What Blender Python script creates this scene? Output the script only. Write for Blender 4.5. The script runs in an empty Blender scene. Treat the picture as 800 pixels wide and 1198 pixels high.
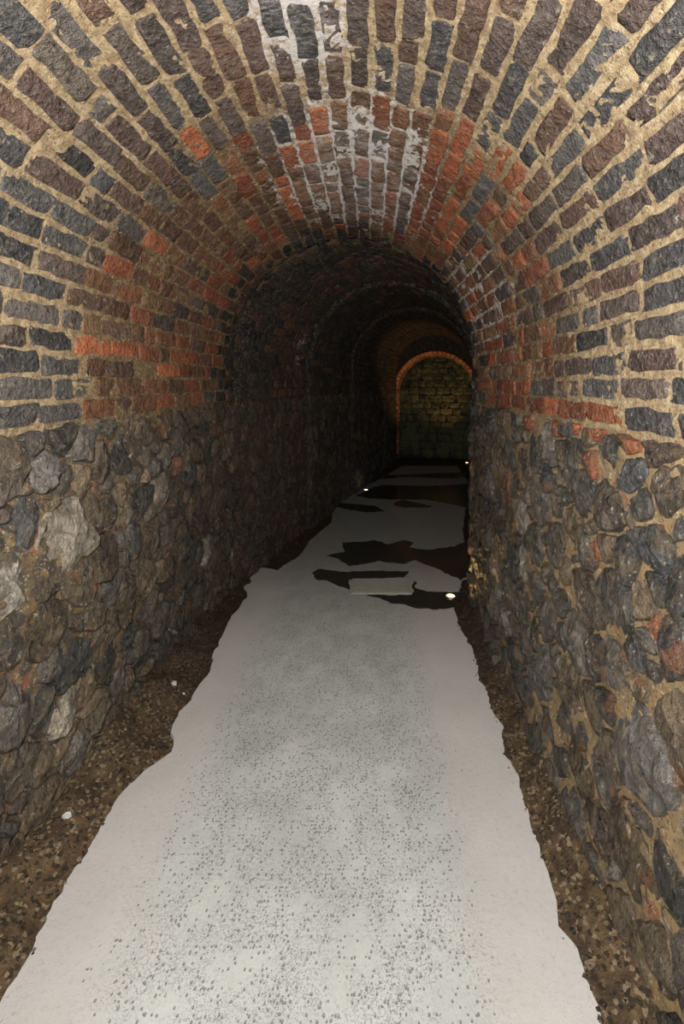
import bpy, bmesh, math, random
import numpy as np
from mathutils import Vector, Matrix

# ------------------------------------------------------------------ camera
S = bpy.context.scene
COL = S.collection
FPX, VX, VY, EYE = 500.0, 432.0, 447.0, 1.60      # focal length and vanishing point in photo pixels, eye height in m
cd = bpy.data.cameras.new('camera')
cam = bpy.data.objects.new('camera', cd); COL.objects.link(cam)
cam.location = (0, 0, EYE); cam.rotation_euler = (math.radians(90), 0, 0)
cd.sensor_fit = 'VERTICAL'; cd.sensor_height = 36.0; cd.sensor_width = 24.0
cd.lens = 36.0 * FPX / 1198.0
cd.shift_x = -(VX - 400) / 1198.0
cd.shift_y = -(599 - VY) / 1198.0
cd.clip_start = 0.02
S.camera = cam

# ------------------------------------------------------------------ light
w = bpy.data.worlds.new('world'); S.world = w; w.use_nodes = True
w.node_tree.nodes['Background'].inputs[0].default_value = (0.9, 0.95, 1.0, 1)
w.node_tree.nodes['Background'].inputs[1].default_value = 0.002
fl = bpy.data.lights.new('flash', 'POINT'); fl.energy = 228; fl.shadow_soft_size = 0.09
fl.color = (1.0, 0.985, 0.965)
flo = bpy.data.objects.new('flash', fl); COL.objects.link(flo)
flo.location = (-0.08, -0.05, 1.73)                   # the photographer's flash
S.view_settings.view_transform = 'Standard'; S.view_settings.look = 'None'
S.view_settings.gamma = 1.0; S.view_settings.use_curve_mapping = False
S.view_settings.exposure = 0.0

# ------------------------------------------------------------------ helpers
rng = random.Random(7)

def _hash(ix, iy, iz):
    h = (ix.astype(np.int64) * 374761393 + iy.astype(np.int64) * 668265263 + iz.astype(np.int64) * 2147483647) & 0xffffffff
    h = ((h ^ (h >> 13)) * 1274126177) & 0xffffffff
    h = ((h ^ (h >> 16)) * 2246822519) & 0xffffffff
    return ((h ^ (h >> 15)) & 0xffff).astype(np.float64) / 65535.0

def vnoise(x, y, z):
    x = np.asarray(x, float); y = np.asarray(y, float); z = np.asarray(z, float)
    x, y, z = np.broadcast_arrays(x, y, z)
    ix, iy, iz = np.floor(x), np.floor(y), np.floor(z)
    fx, fy, fz = x - ix, y - iy, z - iz
    fx, fy, fz = [f * f * (3 - 2 * f) for f in (fx, fy, fz)]
    r = 0
    for a in (0, 1):
        for b in (0, 1):
            for c in (0, 1):
                r = r + _hash(ix + a, iy + b, iz + c) * (fx if a else 1 - fx) * (fy if b else 1 - fy) * (fz if c else 1 - fz)
    return r * 2 - 1

def fbm(x, y, z, octv=4, gain=0.55):
    r = 0; a = 1.0; t = 0
    for o in range(octv):
        r = r + a * vnoise(np.asarray(x) * 2 ** o + 17.3 * o, np.asarray(y) * 2 ** o, np.asarray(z) * 2 ** o - 5.1 * o)
        t += a; a *= gain
    return r / t

def srgb(r, g, b):
    f = lambda c: (c / 255 / 12.92) if c / 255 <= 0.04045 else ((c / 255 + 0.055) / 1.055) ** 2.4
    return (f(r), f(g), f(b), 1.0)

def floor_pt(px, py, z=0.0):
    Y = FPX * (EYE - z) / (py - VY)
    return ((px - VX) / FPX * Y, Y)

def link(o, parent=None, label=None, cat=None, group=None, kind=None):
    COL.objects.link(o)
    if parent is not None: o.parent = parent
    if label: o['label'] = label
    if cat: o['category'] = cat
    if group: o['group'] = group
    if kind: o['kind'] = kind
    return o

def mesh_from(name, verts, faces, mat=None, smooth=True, tint=None, sharp=None):
    me = bpy.data.meshes.new(name)
    me.from_pydata([tuple(v) for v in verts], [], [tuple(f) for f in faces])
    if mat: me.materials.append(mat)
    if smooth: me.polygons.foreach_set('use_smooth', [True] * len(me.polygons))
    at = me.attributes.new('tint', 'FLOAT_COLOR', 'POINT')
    n = len(me.vertices)
    t = np.ones((n, 4), np.float32)
    if tint is not None: t[:, :] = np.asarray(tint, np.float32)
    at.data.foreach_set('color', t.ravel())
    me.update()
    if sharp is not None:
        me.set_sharp_from_angle(angle=math.radians(sharp))
    return me

# ------------------------------------------------------------------ tunnel geometry
XC = -0.16                    # centre line of the near stretch
R = 0.90                      # half width
ZS = 1.76                     # springing of the round vault
ZB = 1.455                    # rubble below, brick above
ARC = math.pi * R
PTOT = 2 * ZS + ARC
KY = 3.20                     # the bend
ANG = math.radians(15.3)
TM = math.tan(ANG / 2)
FD = (math.sin(ANG), math.cos(ANG)); FR = (math.cos(ANG), -math.sin(ANG))
FEND = 5.60                   # length of the far stretch
PITCH = (PTOT - 2 * ZB) / 42.0
PL = ZS + R * 0.50            # where wall becomes ceiling, along the profile
PR = PTOT - PL

def sec(p):
    p = np.asarray(p, float)
    a = np.clip((p - ZS) / R, 0, math.pi)
    lo = p < ZS; hi = p > ZS + ARC
    u = np.where(lo, -R, np.where(hi, R, -R * np.cos(a)))
    z = np.where(lo, p, np.where(hi, PTOT - p, ZS + R * np.sin(a)))
    nu = np.where(lo, 1.0, np.where(hi, -1.0, np.cos(a)))
    nz = np.where(lo | hi, 0.0, -np.sin(a))
    return u, z, nu, nz

def sstep(a, b, x):
    t = np.clip((np.asarray(x, float) - a) / (b - a), 0, 1)
    return t * t * (3 - 2 * t)

def low_near(p, s):           # slow unevenness of the lining, inward positive
    u, z, nu, nz = sec(p)
    d = 0.022 * fbm(np.asarray(s) * 1.3, np.asarray(p) * 1.3, 3.1, 2)
    d = d - 0.085 * (u < -R + 1e-6) * sstep(1.0, 0.1, z) * sstep(3.2, 2.2, s)     # left wall leans back at its foot
    d = d + 0.03 * (u > R - 1e-6) * sstep(0.5, 0.0, z)
    return d

def inset_far(s):             # later relining rings stand a little proud of each other
    s = np.asarray(s, float)
    return 0.045 * sstep(1.30, 1.34, s) + 0.04 * sstep(2.72, 2.76, s) + 0.03 * sstep(4.6, 4.64, s)

def low_far(p, s):
    return 0.022 * fbm(np.asarray(s) * 1.2 + 9, np.asarray(p) * 1.2, 8.7, 2) + inset_far(s)

def pos_near(p, s, d):
    u, z, nu, nz = sec(p)
    return XC + u + d * nu, np.asarray(s, float) + 0 * u, z + d * nz

def pos_far(p, s, d):
    u, z, nu, nz = sec(p)
    uu = u + d * nu
    return XC + s * FD[0] + uu * FR[0], KY + s * FD[1] + uu * FR[1], z + d * nz

def near_end(p): return KY - sec(p)[0] * TM
def far_start(p): return sec(p)[0] * TM

# ------------------------------------------------------------------ materials
class NT:
    def __init__(s, name):
        s.m = bpy.data.materials.new(name); s.m.use_nodes = True
        s.t = s.m.node_tree; s.n = s.t.nodes; s.b = s.n['Principled BSDF']
    def new(s, typ, **kw):
        nd = s.n.new(typ)
        for k, v in kw.items(): setattr(nd, k, v)
        return nd
    def lk(s, a, b): s.t.links.new(a, b)
    def put(s, v, sock):
        if v is None: return
        if hasattr(v, 'links') or isinstance(v, bpy.types.NodeSocket): s.lk(v, sock)
        else: sock.default_value = v
    def math(s, op, a, b=None, c=None, clamp=False):
        nd = s.new('ShaderNodeMath', operation=op, use_clamp=clamp)
        s.put(a, nd.inputs[0]); s.put(b, nd.inputs[1]); s.put(c, nd.inputs[2]); return nd.outputs[0]
    def vmul(s, v, xyz):
        nd = s.new('ShaderNodeVectorMath', operation='MULTIPLY'); s.put(v, nd.inputs[0]); nd.inputs[1].default_value = xyz; return nd.outputs[0]
    def vsub(s, v, xyz):
        nd = s.new('ShaderNodeVectorMath', operation='SUBTRACT'); s.put(v, nd.inputs[0]); nd.inputs[1].default_value = xyz; return nd.outputs[0]
    def vlen(s, v):
        nd = s.new('ShaderNodeVectorMath', operation='LENGTH'); s.put(v, nd.inputs[0]); return nd.outputs['Value']
    def noise(s, v, scale, detail=4, rough=0.55, out='Fac', dist=0.0):
        nd = s.new('ShaderNodeTexNoise'); s.put(v, nd.inputs['Vector']); nd.inputs['Scale'].default_value = scale
        nd.inputs['Detail'].default_value = detail; nd.inputs['Roughness'].default_value = rough; nd.inputs['Distortion'].default_value = dist
        return nd.outputs[out]
    def vor(s, v, scale, feature='F1', out='Distance', rnd=1.0):
        nd = s.new('ShaderNodeTexVoronoi', feature=feature); s.put(v, nd.inputs['Vector']); nd.inputs['Scale'].default_value = scale
        nd.inputs['Randomness'].default_value = rnd
        return nd.outputs[out]
    def ramp(s, f, lo, hi, a=0.0, b=1.0, interp='SMOOTHSTEP'):
        nd = s.new('ShaderNodeMapRange', interpolation_type=interp); s.put(f, nd.inputs['Value'])
        nd.inputs['From Min'].default_value = lo; nd.inputs['From Max'].default_value = hi
        nd.inputs['To Min'].default_value = a; nd.inputs['To Max'].default_value = b
        return nd.outputs[0]
    def mix(s, f, a, b, mode='MIX'):
        nd = s.new('ShaderNodeMix', data_type='RGBA', blend_type=mode); s.put(f, nd.inputs[0]); s.put(a, nd.inputs[6]); s.put(b, nd.inputs[7]); return nd.outputs[2]
    def pos(s): return s.new('ShaderNodeNewGeometry').outputs['Position']
    def sep(s, v):
        nd = s.new('ShaderNodeSeparateXYZ'); s.put(v, nd.inputs[0]); return nd.outputs
    def bump(s, h, dist, strength=1.0, prev=None):
        nd = s.new('ShaderNodeBump'); s.put(h, nd.inputs['Height']); nd.inputs['Distance'].default_value = dist; nd.inputs['Strength'].default_value = strength
        if prev is not None: s.lk(prev, nd.inputs['Normal'])
        return nd.outputs[0]
    def done(s, col, rough, normal=None, spec=0.5):
        s.put(col, s.b.inputs['Base Color']); s.put(rough, s.b.inputs['Roughness'])
        s.b.inputs['Specular IOR Level'].default_value = spec
        if normal is not None: s.lk(normal, s.b.inputs['Normal'])
        return s.m

def ellip(t, P, c, r):        # 1 at c, 0 at the ellipsoid surface
    v = t.vmul(t.vsub(P, c), tuple(1 / k for k in r))
    return t.ramp(t.vlen(v), 0.25, 1.0, 1.0, 0.0)

def white_mask(t, P):         # lime leached out of the crown, and splashes on the right haunch
    A = ellip(t, P, (-0.05, 2.25, 2.70), (0.80, 1.25, 0.62))
    B = t.math('MULTIPLY', ellip(t, P, (-0.21, 1.25, 2.68), (0.30, 0.50, 0.35)), 0.85)
    C = t.math('MULTIPLY', ellip(t, P, (0.62, 2.60, 2.05), (0.45, 1.0, 0.75)), 0.75)
    D = t.math('MULTIPLY', ellip(t, P, (-0.75, 4.5, 2.0), (0.35, 0.25, 0.7)), 0.6)
    E = t.math('MULTIPLY', ellip(t, P, (0.1, 4.0, 2.6), (0.6, 0.9, 0.4)), 0.45)
    m = t.math('MAXIMUM', t.math('MAXIMUM', A, B), t.math('MAXIMUM', C, t.math('MAXIMUM', D, E)))
    return m

def mat_brick(name):
    t = NT(name); P = t.pos()
    att = t.new('ShaderNodeAttribute', attribute_name='tint').outputs['Color']
    oc = t.new('ShaderNodeObjectInfo').outputs['Color']
    base = t.mix(1.0, att, oc, 'MULTIPLY')
    n1 = t.noise(P, 22, 4, 0.6); n2 = t.noise(P, 75, 3, 0.6); n3 = t.noise(t.vsub(P, (3, 7, 1)), 34, 4, 0.65)
    hs = t.new('ShaderNodeHueSaturation'); t.lk(base, hs.inputs['Color']); t.lk(t.ramp(n1, 0.30, 0.70, 0.65, 1.45, 'LINEAR'), hs.inputs['Value'])
    col = hs.outputs[0]
    # crusts and smears of old pointing, pits, and highlights painted on as pale flecks
    sm = t.ramp(t.math('ADD', n3, t.math('MULTIPLY', t.math('SUBTRACT', n2, 0.5), 0.5)), 0.54, 0.70)
    col = t.mix(t.math('MULTIPLY', sm, 0.55), col, srgb(128, 117, 100))
    col = t.mix(t.ramp(n2, 0.42, 0.30, 0, 0.6), col, srgb(26, 25, 25))
    col = t.mix(t.ramp(n2, 0.60, 0.70, 0, 0.55), col, srgb(150, 144, 136))
    wm = white_mask(t, P)
    soft = t.noise(t.vsub(P, (1, 4, 2)), 9, 5, 0.7)
    st = t.noise(t.vmul(P, (0.5, 2.4, 0.5)), 46, 6, 0.78)
    wf = t.ramp(t.math('ADD', t.math('ADD', t.math('MULTIPLY', wm, 0.34), t.math('MULTIPLY', soft, 0.45)), t.math('MULTIPLY', st, 0.75)), 0.86, 1.10)
    col = t.mix(t.math('MULTIPLY', wf, 0.72), col, srgb(196, 190, 184))
    h = t.math('ADD', t.math('MULTIPLY', n1, 0.7), t.math('ADD', t.math('MULTIPLY', n2, 0.4), t.math('MULTIPLY', n3, 0.3)))
    nb = t.bump(h, 0.045, 1.0)
    nb = t.bump(t.noise(P, 260, 3, 0.65), 0.006, 0.8, nb)
    return t.done(col, t.ramp(n3, 0.3, 0.7, 0.30, 0.62), nb, 0.6)

def mat_mortar(name):
    t = NT(name); P = t.pos(); x, y, z = t.sep(P)
    g = t.noise(P, 260, 4, 0.7); n1 = t.noise(P, 9, 4, 0.6); n2 = t.noise(t.vsub(P, (5, 2, 8)), 40, 4, 0.65)
    vg = t.vor(P, 170, out='Color')
    sand = t.mix(t.ramp(n2, 0.35, 0.7), srgb(150, 128, 96), srgb(196, 174, 138))
    duller = t.mix(t.ramp(n2, 0.35, 0.7), srgb(104, 86, 62), srgb(150, 126, 92))
    # finer, browner joints inside the red brick stretch
    yj = t.math('ADD', y, t.math('MULTIPLY', t.math('SUBTRACT', n1, 0.5), 0.5))
    inner = t.ramp(yj, 1.45, 1.75)
    col = t.mix(inner, sand, duller)
    # rubble walls: earthy ochre and grey brown bedding
    earth = t.mix(t.ramp(n1, 0.38, 0.62), srgb(104, 93, 77), srgb(144, 119, 82))
    earth = t.mix(t.ramp(n2, 0.55, 0.72), earth, srgb(70, 62, 56))
    ca, cb, vd = patches(t, P, 34)
    right = t.ramp(x, -0.2, 0.2)
    earth = t.mix(t.math('MULTIPLY', t.ramp(ca, 0.45, 0.6), t.ramp(right, 0, 1, 0.85, 0.45)), earth, t.mix(cb, srgb(62, 60, 58), srgb(104, 98, 88)))
    earth = t.mix(t.math('MULTIPLY', right, 0.40), earth, srgb(192, 163, 118))
    earth = t.mix(t.math('MULTIPLY', t.ramp(cb, 0.945, 0.97), 0.75), earth, srgb(152, 98, 72))
    earth = t.mix(t.math('MULTIPLY', t.ramp(cb, 0.012, 0.006), 0.9), earth, srgb(204, 200, 194))  # glints painted into the bedding as tiny white specks
    low = t.ramp(t.math('ADD', z, t.math('MULTIPLY', t.math('SUBTRACT', n2, 0.5), 0.25)), 1.38, 1.50, 1.0, 0.0)
    col = t.mix(low, col, earth)
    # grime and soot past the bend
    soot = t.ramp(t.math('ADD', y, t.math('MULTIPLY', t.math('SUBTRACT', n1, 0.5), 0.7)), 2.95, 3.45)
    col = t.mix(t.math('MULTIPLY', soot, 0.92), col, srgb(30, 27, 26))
    # lower left and far right feet are damp and muddy
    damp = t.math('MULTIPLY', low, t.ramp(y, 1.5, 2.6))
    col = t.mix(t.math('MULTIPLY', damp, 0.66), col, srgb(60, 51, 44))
    spk = t.sep(vg)[0]
    col = t.mix(t.ramp(spk, 0.86, 0.95, 0, 0.55), col, srgb(70, 58, 48))
    col = t.mix(t.ramp(spk, 0.10, 0.02, 0, 0.5), col, srgb(214, 200, 176))
    wm = white_mask(t, P)
    wf = t.ramp(t.math('ADD', t.math('MULTIPLY', wm, 0.42), t.noise(P, 34, 6, 0.78)), 0.71, 0.88)
    col = t.mix(t.math('MULTIPLY', wf, 0.9), col, srgb(214, 210, 206))
    h = t.math('ADD', t.math('MULTIPLY', n2, 0.5), t.math('MULTIPLY', g, 0.45))
    nb = t.bump(h, 0.018, 1.0)
    return t.done(col, t.ramp(damp, 0, 1, 0.85, 0.5), nb, 0.3)

def patches(t, P, sc):        # broken-up patches a few centimetres across, warped so no cell shape shows
    nz = t.new('ShaderNodeTexNoise'); t.lk(P, nz.inputs['Vector']); nz.inputs['Scale'].default_value = sc * 0.9; nz.inputs['Detail'].default_value = 4
    ad = t.new('ShaderNodeVectorMath', operation='MULTIPLY_ADD'); t.lk(nz.outputs['Color'], ad.inputs[0]); ad.inputs[1].default_value = (1.6 / sc,) * 3; t.lk(P, ad.inputs[2])
    q = t.vmul(ad.outputs[0], (1, 1, 0.6))
    c = t.sep(t.vor(q, sc, out='Color')); return c[0], c[1], t.vor(q, sc)

def mat_stone(name):
    t = NT(name); P = t.pos(); x, y, z = t.sep(P)
    att = t.new('ShaderNodeAttribute', attribute_name='tint').outputs['Color']
    oc = t.new('ShaderNodeObjectInfo').outputs['Color']
    base = t.mix(1.0, att, oc, 'MULTIPLY')
    n1 = t.noise(t.vmul(P, (1, 1, 0.5)), 18, 7, 0.7, dist=0.8); n2 = t.noise(t.vmul(P, (1, 1.5, 0.7)), 72, 3, 0.62); n3 = t.noise(t.vsub(P, (3, 7, 1)), 10, 6, 0.7); n4 = t.noise(t.vmul(P, (1, 1, 0.3)), 70, 4, 0.65)
    ca, cb, vd = patches(t, P, 26)
    hs = t.new('ShaderNodeHueSaturation'); t.lk(base, hs.inputs['Color'])
    vv = t.math('MULTIPLY', t.math('MULTIPLY', t.ramp(n1, 0.3, 0.72, 0.5, 1.5, 'LINEAR'), t.ramp(ca, 0, 1, 0.7, 1.3, 'LINEAR')), t.ramp(n4, 0.32, 0.68, 0.55, 1.5, 'LINEAR')); t.lk(vv, hs.inputs['Value'])
    col = hs.outputs[0]
    sm = t.ramp(t.math('ADD', n3, t.math('MULTIPLY', t.math('SUBTRACT', n2, 0.5), 0.45)), 0.47, 0.62)
    col = t.mix(t.math('MULTIPLY', sm, 0.62), col, t.mix(n1, srgb(80, 70, 56), srgb(140, 120, 88)))
    col = t.mix(t.math('MULTIPLY', t.ramp(cb, 0.955, 0.98), 0.5), col, srgb(144, 96, 62))
    col = t.mix(t.ramp(n2, 0.62, 0.70, 0, 0.75), col, srgb(188, 182, 172))  # pale flecks painted on the stone as glints
    col = t.mix(t.ramp(n2, 0.40, 0.30, 0, 0.75), col, srgb(20, 19, 19))
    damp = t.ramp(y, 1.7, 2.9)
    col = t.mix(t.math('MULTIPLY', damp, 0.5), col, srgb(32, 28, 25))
    h = t.math('ADD', t.math('ADD', n1, t.math('MULTIPLY', n2, 0.35)), t.math('ADD', t.math('ADD', t.math('MULTIPLY', ca, 0.10), t.math('MULTIPLY', n4, 0.5)), t.math('MULTIPLY', vd, 0.35)))
    nb = t.bump(h, 0.070, 1.0)
    nb = t.bump(t.noise(P, 300, 3, 0.65), 0.005, 0.8, nb)
    return t.done(col, t.ramp(n3, 0.3, 0.7, 0.26, 0.58), nb, 0.55)

def mat_ground(name):
    t = NT(name); P = t.pos(); x, y, z = t.sep(P)
    n1 = t.noise(P, 14, 5, 0.65); n2 = t.noise(P, 120, 4, 0.7); v = t.vor(P, 95, out='Color')
    col = t.mix(t.ramp(n1, 0.35, 0.65), srgb(74, 60, 45), srgb(112, 92, 66))
    sp = t.sep(v)[0]
    col = t.mix(t.ramp(sp, 0.80, 0.9, 0, 0.8), col, srgb(150, 134, 108))
    col = t.mix(t.ramp(sp, 0.2, 0.1, 0, 0.8), col, srgb(44, 37, 30))
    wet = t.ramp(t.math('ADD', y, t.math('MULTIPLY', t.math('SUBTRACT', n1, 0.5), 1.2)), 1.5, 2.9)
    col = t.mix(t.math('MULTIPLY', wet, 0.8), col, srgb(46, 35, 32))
    h = t.math('ADD', t.math('MULTIPLY', n1, 0.5), t.math('ADD', t.math('MULTIPLY', n2, 0.5), t.math('MULTIPLY', sp, 0.35)))
    return t.done(col, t.ramp(wet, 0, 1, 0.85, 0.45), t.bump(h, 0.02, 1.0), 0.35)

def mat_concrete(name):
    t = NT(name); P = t.pos(); x, y, z = t.sep(P)
    n1 = t.noise(P, 2.2, 4, 0.6); n2 = t.noise(P, 60, 5, 0.7); n3 = t.noise(P, 7, 4, 0.6)
    col = t.mix(t.ramp(n1, 0.35, 0.65), srgb(178, 182, 178), srgb(194, 197, 194))
    # smoother pinkish cement towards the edges
    cx = t.math('ADD', x, 0.20)
    edge = t.math('ADD', t.math('ABSOLUTE', cx), t.math('MULTIPLY', t.math('SUBTRACT', n3, 0.5), 0.5))
    em = t.ramp(edge, 0.38, 0.62)
    col = t.mix(t.math('MULTIPLY', em, 0.5), col, srgb(198, 190, 186))
    # exposed aggregate pits worn in along the middle
    vd = t.vor(t.vmul(P, (1, 0.8, 1)), 105); vc = t.sep(t.vor(t.vmul(P, (1, 0.8, 1)), 105, out='Color'))[1]
    keep = t.math('SUBTRACT', t.math('ADD', vc, t.math('MULTIPLY', t.math('SUBTRACT', n3, 0.5), 1.1)), t.math('MULTIPLY', em, 0.62))
    km = t.ramp(keep, 0.42, 0.56)
    spot = t.math('MULTIPLY', t.ramp(t.math('ADD', vd, t.math('MULTIPLY', t.math('SUBTRACT', n2, 0.5), 0.35)), 0.36, 0.24), km)
    vd2 = t.vor(P, 210); sp2 = t.math('MULTIPLY', t.ramp(vd2, 0.34, 0.2, 0, 0.55), t.math('SUBTRACT', 1.0, t.math('MULTIPLY', em, 0.8)))
    spot2 = t.math('MAXIMUM', t.math('MULTIPLY', spot, 0.8), t.math('MULTIPLY', sp2, t.ramp(n3, 0.35, 0.6)))
    col = t.mix(t.math('MULTIPLY', spot2, 0.85), col, srgb(104, 108, 114))
    col = t.mix(t.ramp(n2, 0.52, 0.75, 0, 0.45), col, srgb(140, 140, 134))
    mot = t.math('MULTIPLY', t.ramp(t.noise(P, 130, 3, 0.7), 0.47, 0.66), t.math('SUBTRACT', 1.0, t.math('MULTIPLY', em, 0.85)))
    col = t.mix(t.math('MULTIPLY', mot, t.ramp(n3, 0.32, 0.62, 0.1, 0.6)), col, srgb(122, 126, 130))
    # light falling off further down, painted into the concrete as a darker tone
    far_dim = t.ramp(t.math('ADD', y, t.math('MULTIPLY', t.math('SUBTRACT', n1, 0.5), 1.5)), 2.3, 4.2)
    col = t.mix(t.math('MULTIPLY', far_dim, 0.7), col, srgb(104, 101, 94))
    h = t.math('SUBTRACT', t.math('MULTIPLY', n2, 0.35), t.math('MULTIPLY', spot2, 0.8))
    return t.done(col, 0.72, t.bump(h, 0.004, 0.9), 0.35)

def mat_plain(name, col, rough, metal=0.0, emit=None, es=0.0, bumps=None, spec=0.5):
    t = NT(name); P = t.pos()
    n = t.noise(P, 60, 4, 0.6)
    c = t.mix(t.ramp(n, 0.35, 0.7), tuple(0.75 * k for k in col[:3]) + (1,), col)
    t.b.inputs['Metallic'].default_value = metal
    if emit:
        t.b.inputs['Emission Color'].default_value = emit; t.b.inputs['Emission Strength'].default_value = es
    return t.done(c, rough, t.bump(n, bumps, 0.8) if bumps else None, spec)

def mat_moss(name):
    t = NT(name); P = t.pos()
    att = t.new('ShaderNodeAttribute', attribute_name='tint').outputs['Color']
    oc = t.new('ShaderNodeObjectInfo').outputs['Color']
    base = t.mix(1.0, att, oc, 'MULTIPLY')
    n1 = t.noise(P, 5, 5, 0.7); n2 = t.noise(P, 40, 4, 0.7)
    col = t.mix(t.ramp(n1, 0.42, 0.62), base, t.mix(n2, srgb(70, 84, 52), srgb(130, 138, 98)))
    dk = t.new('ShaderNodeHueSaturation'); t.lk(col, dk.inputs['Color']); dk.inputs['Value'].default_value = 0.75
    return t.done(dk.outputs[0], 0.6, t.bump(n2, 0.03, 0.9), 0.4)

M_BRICK = mat_brick('weathered_brick'); M_MORTAR = mat_mortar('lime_mortar'); M_STONE = mat_stone('rubble_stone')
M_GROUND = mat_ground('damp_grit'); M_CONC = mat_concrete('worn_concrete'); M_MOSS = mat_moss('mossy_stone')
M_WATER = mat_plain('wet_concrete', srgb(56, 54, 50), 0.14, spec=0.5)
M_COVER = mat_plain('cast_plate', srgb(172, 170, 162), 0.6, 0.0, bumps=0.004)
M_RIM = mat_plain('dull_steel', srgb(120, 116, 110), 0.4, 0.9)
M_CHIP = mat_plain('white_chip', srgb(205, 205, 205), 0.7, bumps=0.01)
M_PEB = mat_stone('grit_stone')

# ------------------------------------------------------------------ shells
def shell(name, posf, p0, p1, s0f, s1f, step, dispf, flip=False, **kw):
    nP = max(2, int((p1 - p0) / step)); 
    p = np.linspace(p0, p1, nP + 1)
    a0, a1 = s0f(p), s1f(p)
    nS = max(2, int(np.max(a1 - a0) / step))
    k = np.linspace(0, 1, nS + 1)
    PP = np.repeat(p[:, None], nS + 1, 1)
    SS = a0[:, None] * (1 - k[None]) + a1[:, None] * k[None]
    D = dispf(PP, SS)
    X, Y, Z = posf(PP, SS, D)
    V = np.stack([X, Y, Z], -1).reshape(-1, 3)
    i, j = np.meshgrid(np.arange(nP), np.arange(nS), indexing='ij')
    a = (i * (nS + 1) + j).ravel(); b = a + nS + 1
    F = np.stack([a, b, b + 1, a + 1], -1)
    if flip: F = F[:, ::-1]
    me = bpy.data.meshes.new(name)
    me.vertices.add(len(V)); me.vertices.foreach_set('co', V.ravel())
    me.loops.add(F.size); me.loops.foreach_set('vertex_index', F.ravel().astype(np.int32))
    me.polygons.add(len(F)); me.polygons.foreach_set('loop_start', np.arange(0, F.size, 4, dtype=np.int32))
    me.polygons.foreach_set('loop_total', np.full(len(F), 4, np.int32))
    me.polygons.foreach_set('use_smooth', np.ones(len(F), bool))
    me.update(calc_edges=True)
    me.materials.append(M_MORTAR)
    o = bpy.data.objects.new(name, me)
    return link(o, kind='structure', **kw)

def zone_brick(p):            # 1 in the brick part of the profile, 0 in the rubble
    z = sec(p)[1]
    return sstep(ZB - 0.03, ZB + 0.01, z)

def mortar_near(p, s):
    b = zone_brick(p)
    x, y, z = pos_near(p, s, 0)
    nb = -0.0078 + 0.0050 * fbm(x * 24, y * 24, z * 24, 3) + 0.0055 * fbm(x * 85, y * 85, z * 85, 2)
    nb = nb + 0.0005 * sstep(1.75, 1.35, s)                    # pointing slopped over the nearer bricks
    ns = -0.011 + 0.024 * fbm(x * 9, y * 9, z * 9, 4) + 0.010 * fbm(x * 60, y * 60, z * 60, 3)
    return low_near(p, s) + b * nb + (1 - b) * ns

def mortar_far(p, s):
    b = zone_brick(p)
    x, y, z = pos_far(p, s, 0)
    nb = -0.006 + 0.007 * fbm(x * 28, y * 28, z * 28, 3)
    ns = 0.026 * fbm(x * 9, y * 9, z * 9, 4)
    return low_far(p, s) + b * nb + (1 - b) * ns

S0 = -2.2
c0 = lambda p: np.full_like(p, S0)
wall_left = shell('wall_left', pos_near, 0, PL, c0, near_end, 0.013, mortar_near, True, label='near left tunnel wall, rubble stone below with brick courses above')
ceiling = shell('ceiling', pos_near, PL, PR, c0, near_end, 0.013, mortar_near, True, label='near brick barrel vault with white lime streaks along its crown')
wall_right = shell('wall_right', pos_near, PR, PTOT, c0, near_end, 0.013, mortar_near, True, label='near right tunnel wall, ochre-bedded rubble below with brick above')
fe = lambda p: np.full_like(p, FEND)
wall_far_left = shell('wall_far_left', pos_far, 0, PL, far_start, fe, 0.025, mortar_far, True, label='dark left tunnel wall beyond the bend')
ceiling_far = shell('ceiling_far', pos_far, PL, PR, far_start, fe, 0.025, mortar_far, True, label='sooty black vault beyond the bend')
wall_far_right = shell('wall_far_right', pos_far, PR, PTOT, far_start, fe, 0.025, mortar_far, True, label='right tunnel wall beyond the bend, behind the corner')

# ------------------------------------------------------------------ bricks
def brick_data(L, H, r, chip=0.40, nx=6):
    ny = 3; depth = 0.045
    V = []; idx = {}
    xs = [-0.5, -0.43] + [-0.43 + 0.86 * (k + r.uniform(-.2, .2)) / (nx - 2) for k in range(1, nx - 2)] + [0.43, 0.5]
    ys = (-0.5, -0.30, 0.30, 0.5)
    cut = [r.random() < chip for _ in range(4)]
    bow = r.uniform(-0.005, 0.002)
    for j in range(ny + 1):
        for i in range(nx + 1):
            x = xs[i] * L; y = ys[j] * H
            eb = (i in (0, nx)) + (j in (0, ny))
            x += r.uniform(-1, 1) * (0.006 if eb else 0.004); y += r.uniform(-1, 1) * (0.0055 if eb else 0.003)
            z = r.uniform(-0.004, 0.003) + (bow if eb == 0 else 0)
            if eb == 1: z -= r.uniform(0.0, 0.0055)
            if eb == 2:
                ci = (i == nx) * 2 + (j == ny)
                z -= r.uniform(0.001, 0.006) + (r.uniform(0.005, 0.016) if cut[ci] else 0)
                x *= 0.97; y *= 0.93
            idx[i, j] = len(V); V.append((x, y, z))
    F = [(idx[i, j], idx[i + 1, j], idx[i + 1, j + 1], idx[i, j + 1]) for j in range(ny) for i in range(nx)]
    bd = [(i, 0) for i in range(nx)] + [(nx, j) for j in range(ny)] + [(i, ny) for i in range(nx, 0, -1)] + [(0, j) for j in range(ny, 0, -1)]
    lo = []
    for k in bd:
        x, y, z = V[idx[k]]; lo.append(len(V)); V.append((x * 1.01, y * 1.01, -depth))
    n = len(bd)
    for q in range(n):
        F.append((idx[bd[q]], lo[q], lo[(q + 1) % n], idx[bd[(q + 1) % n]]))
    return V, F

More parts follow.
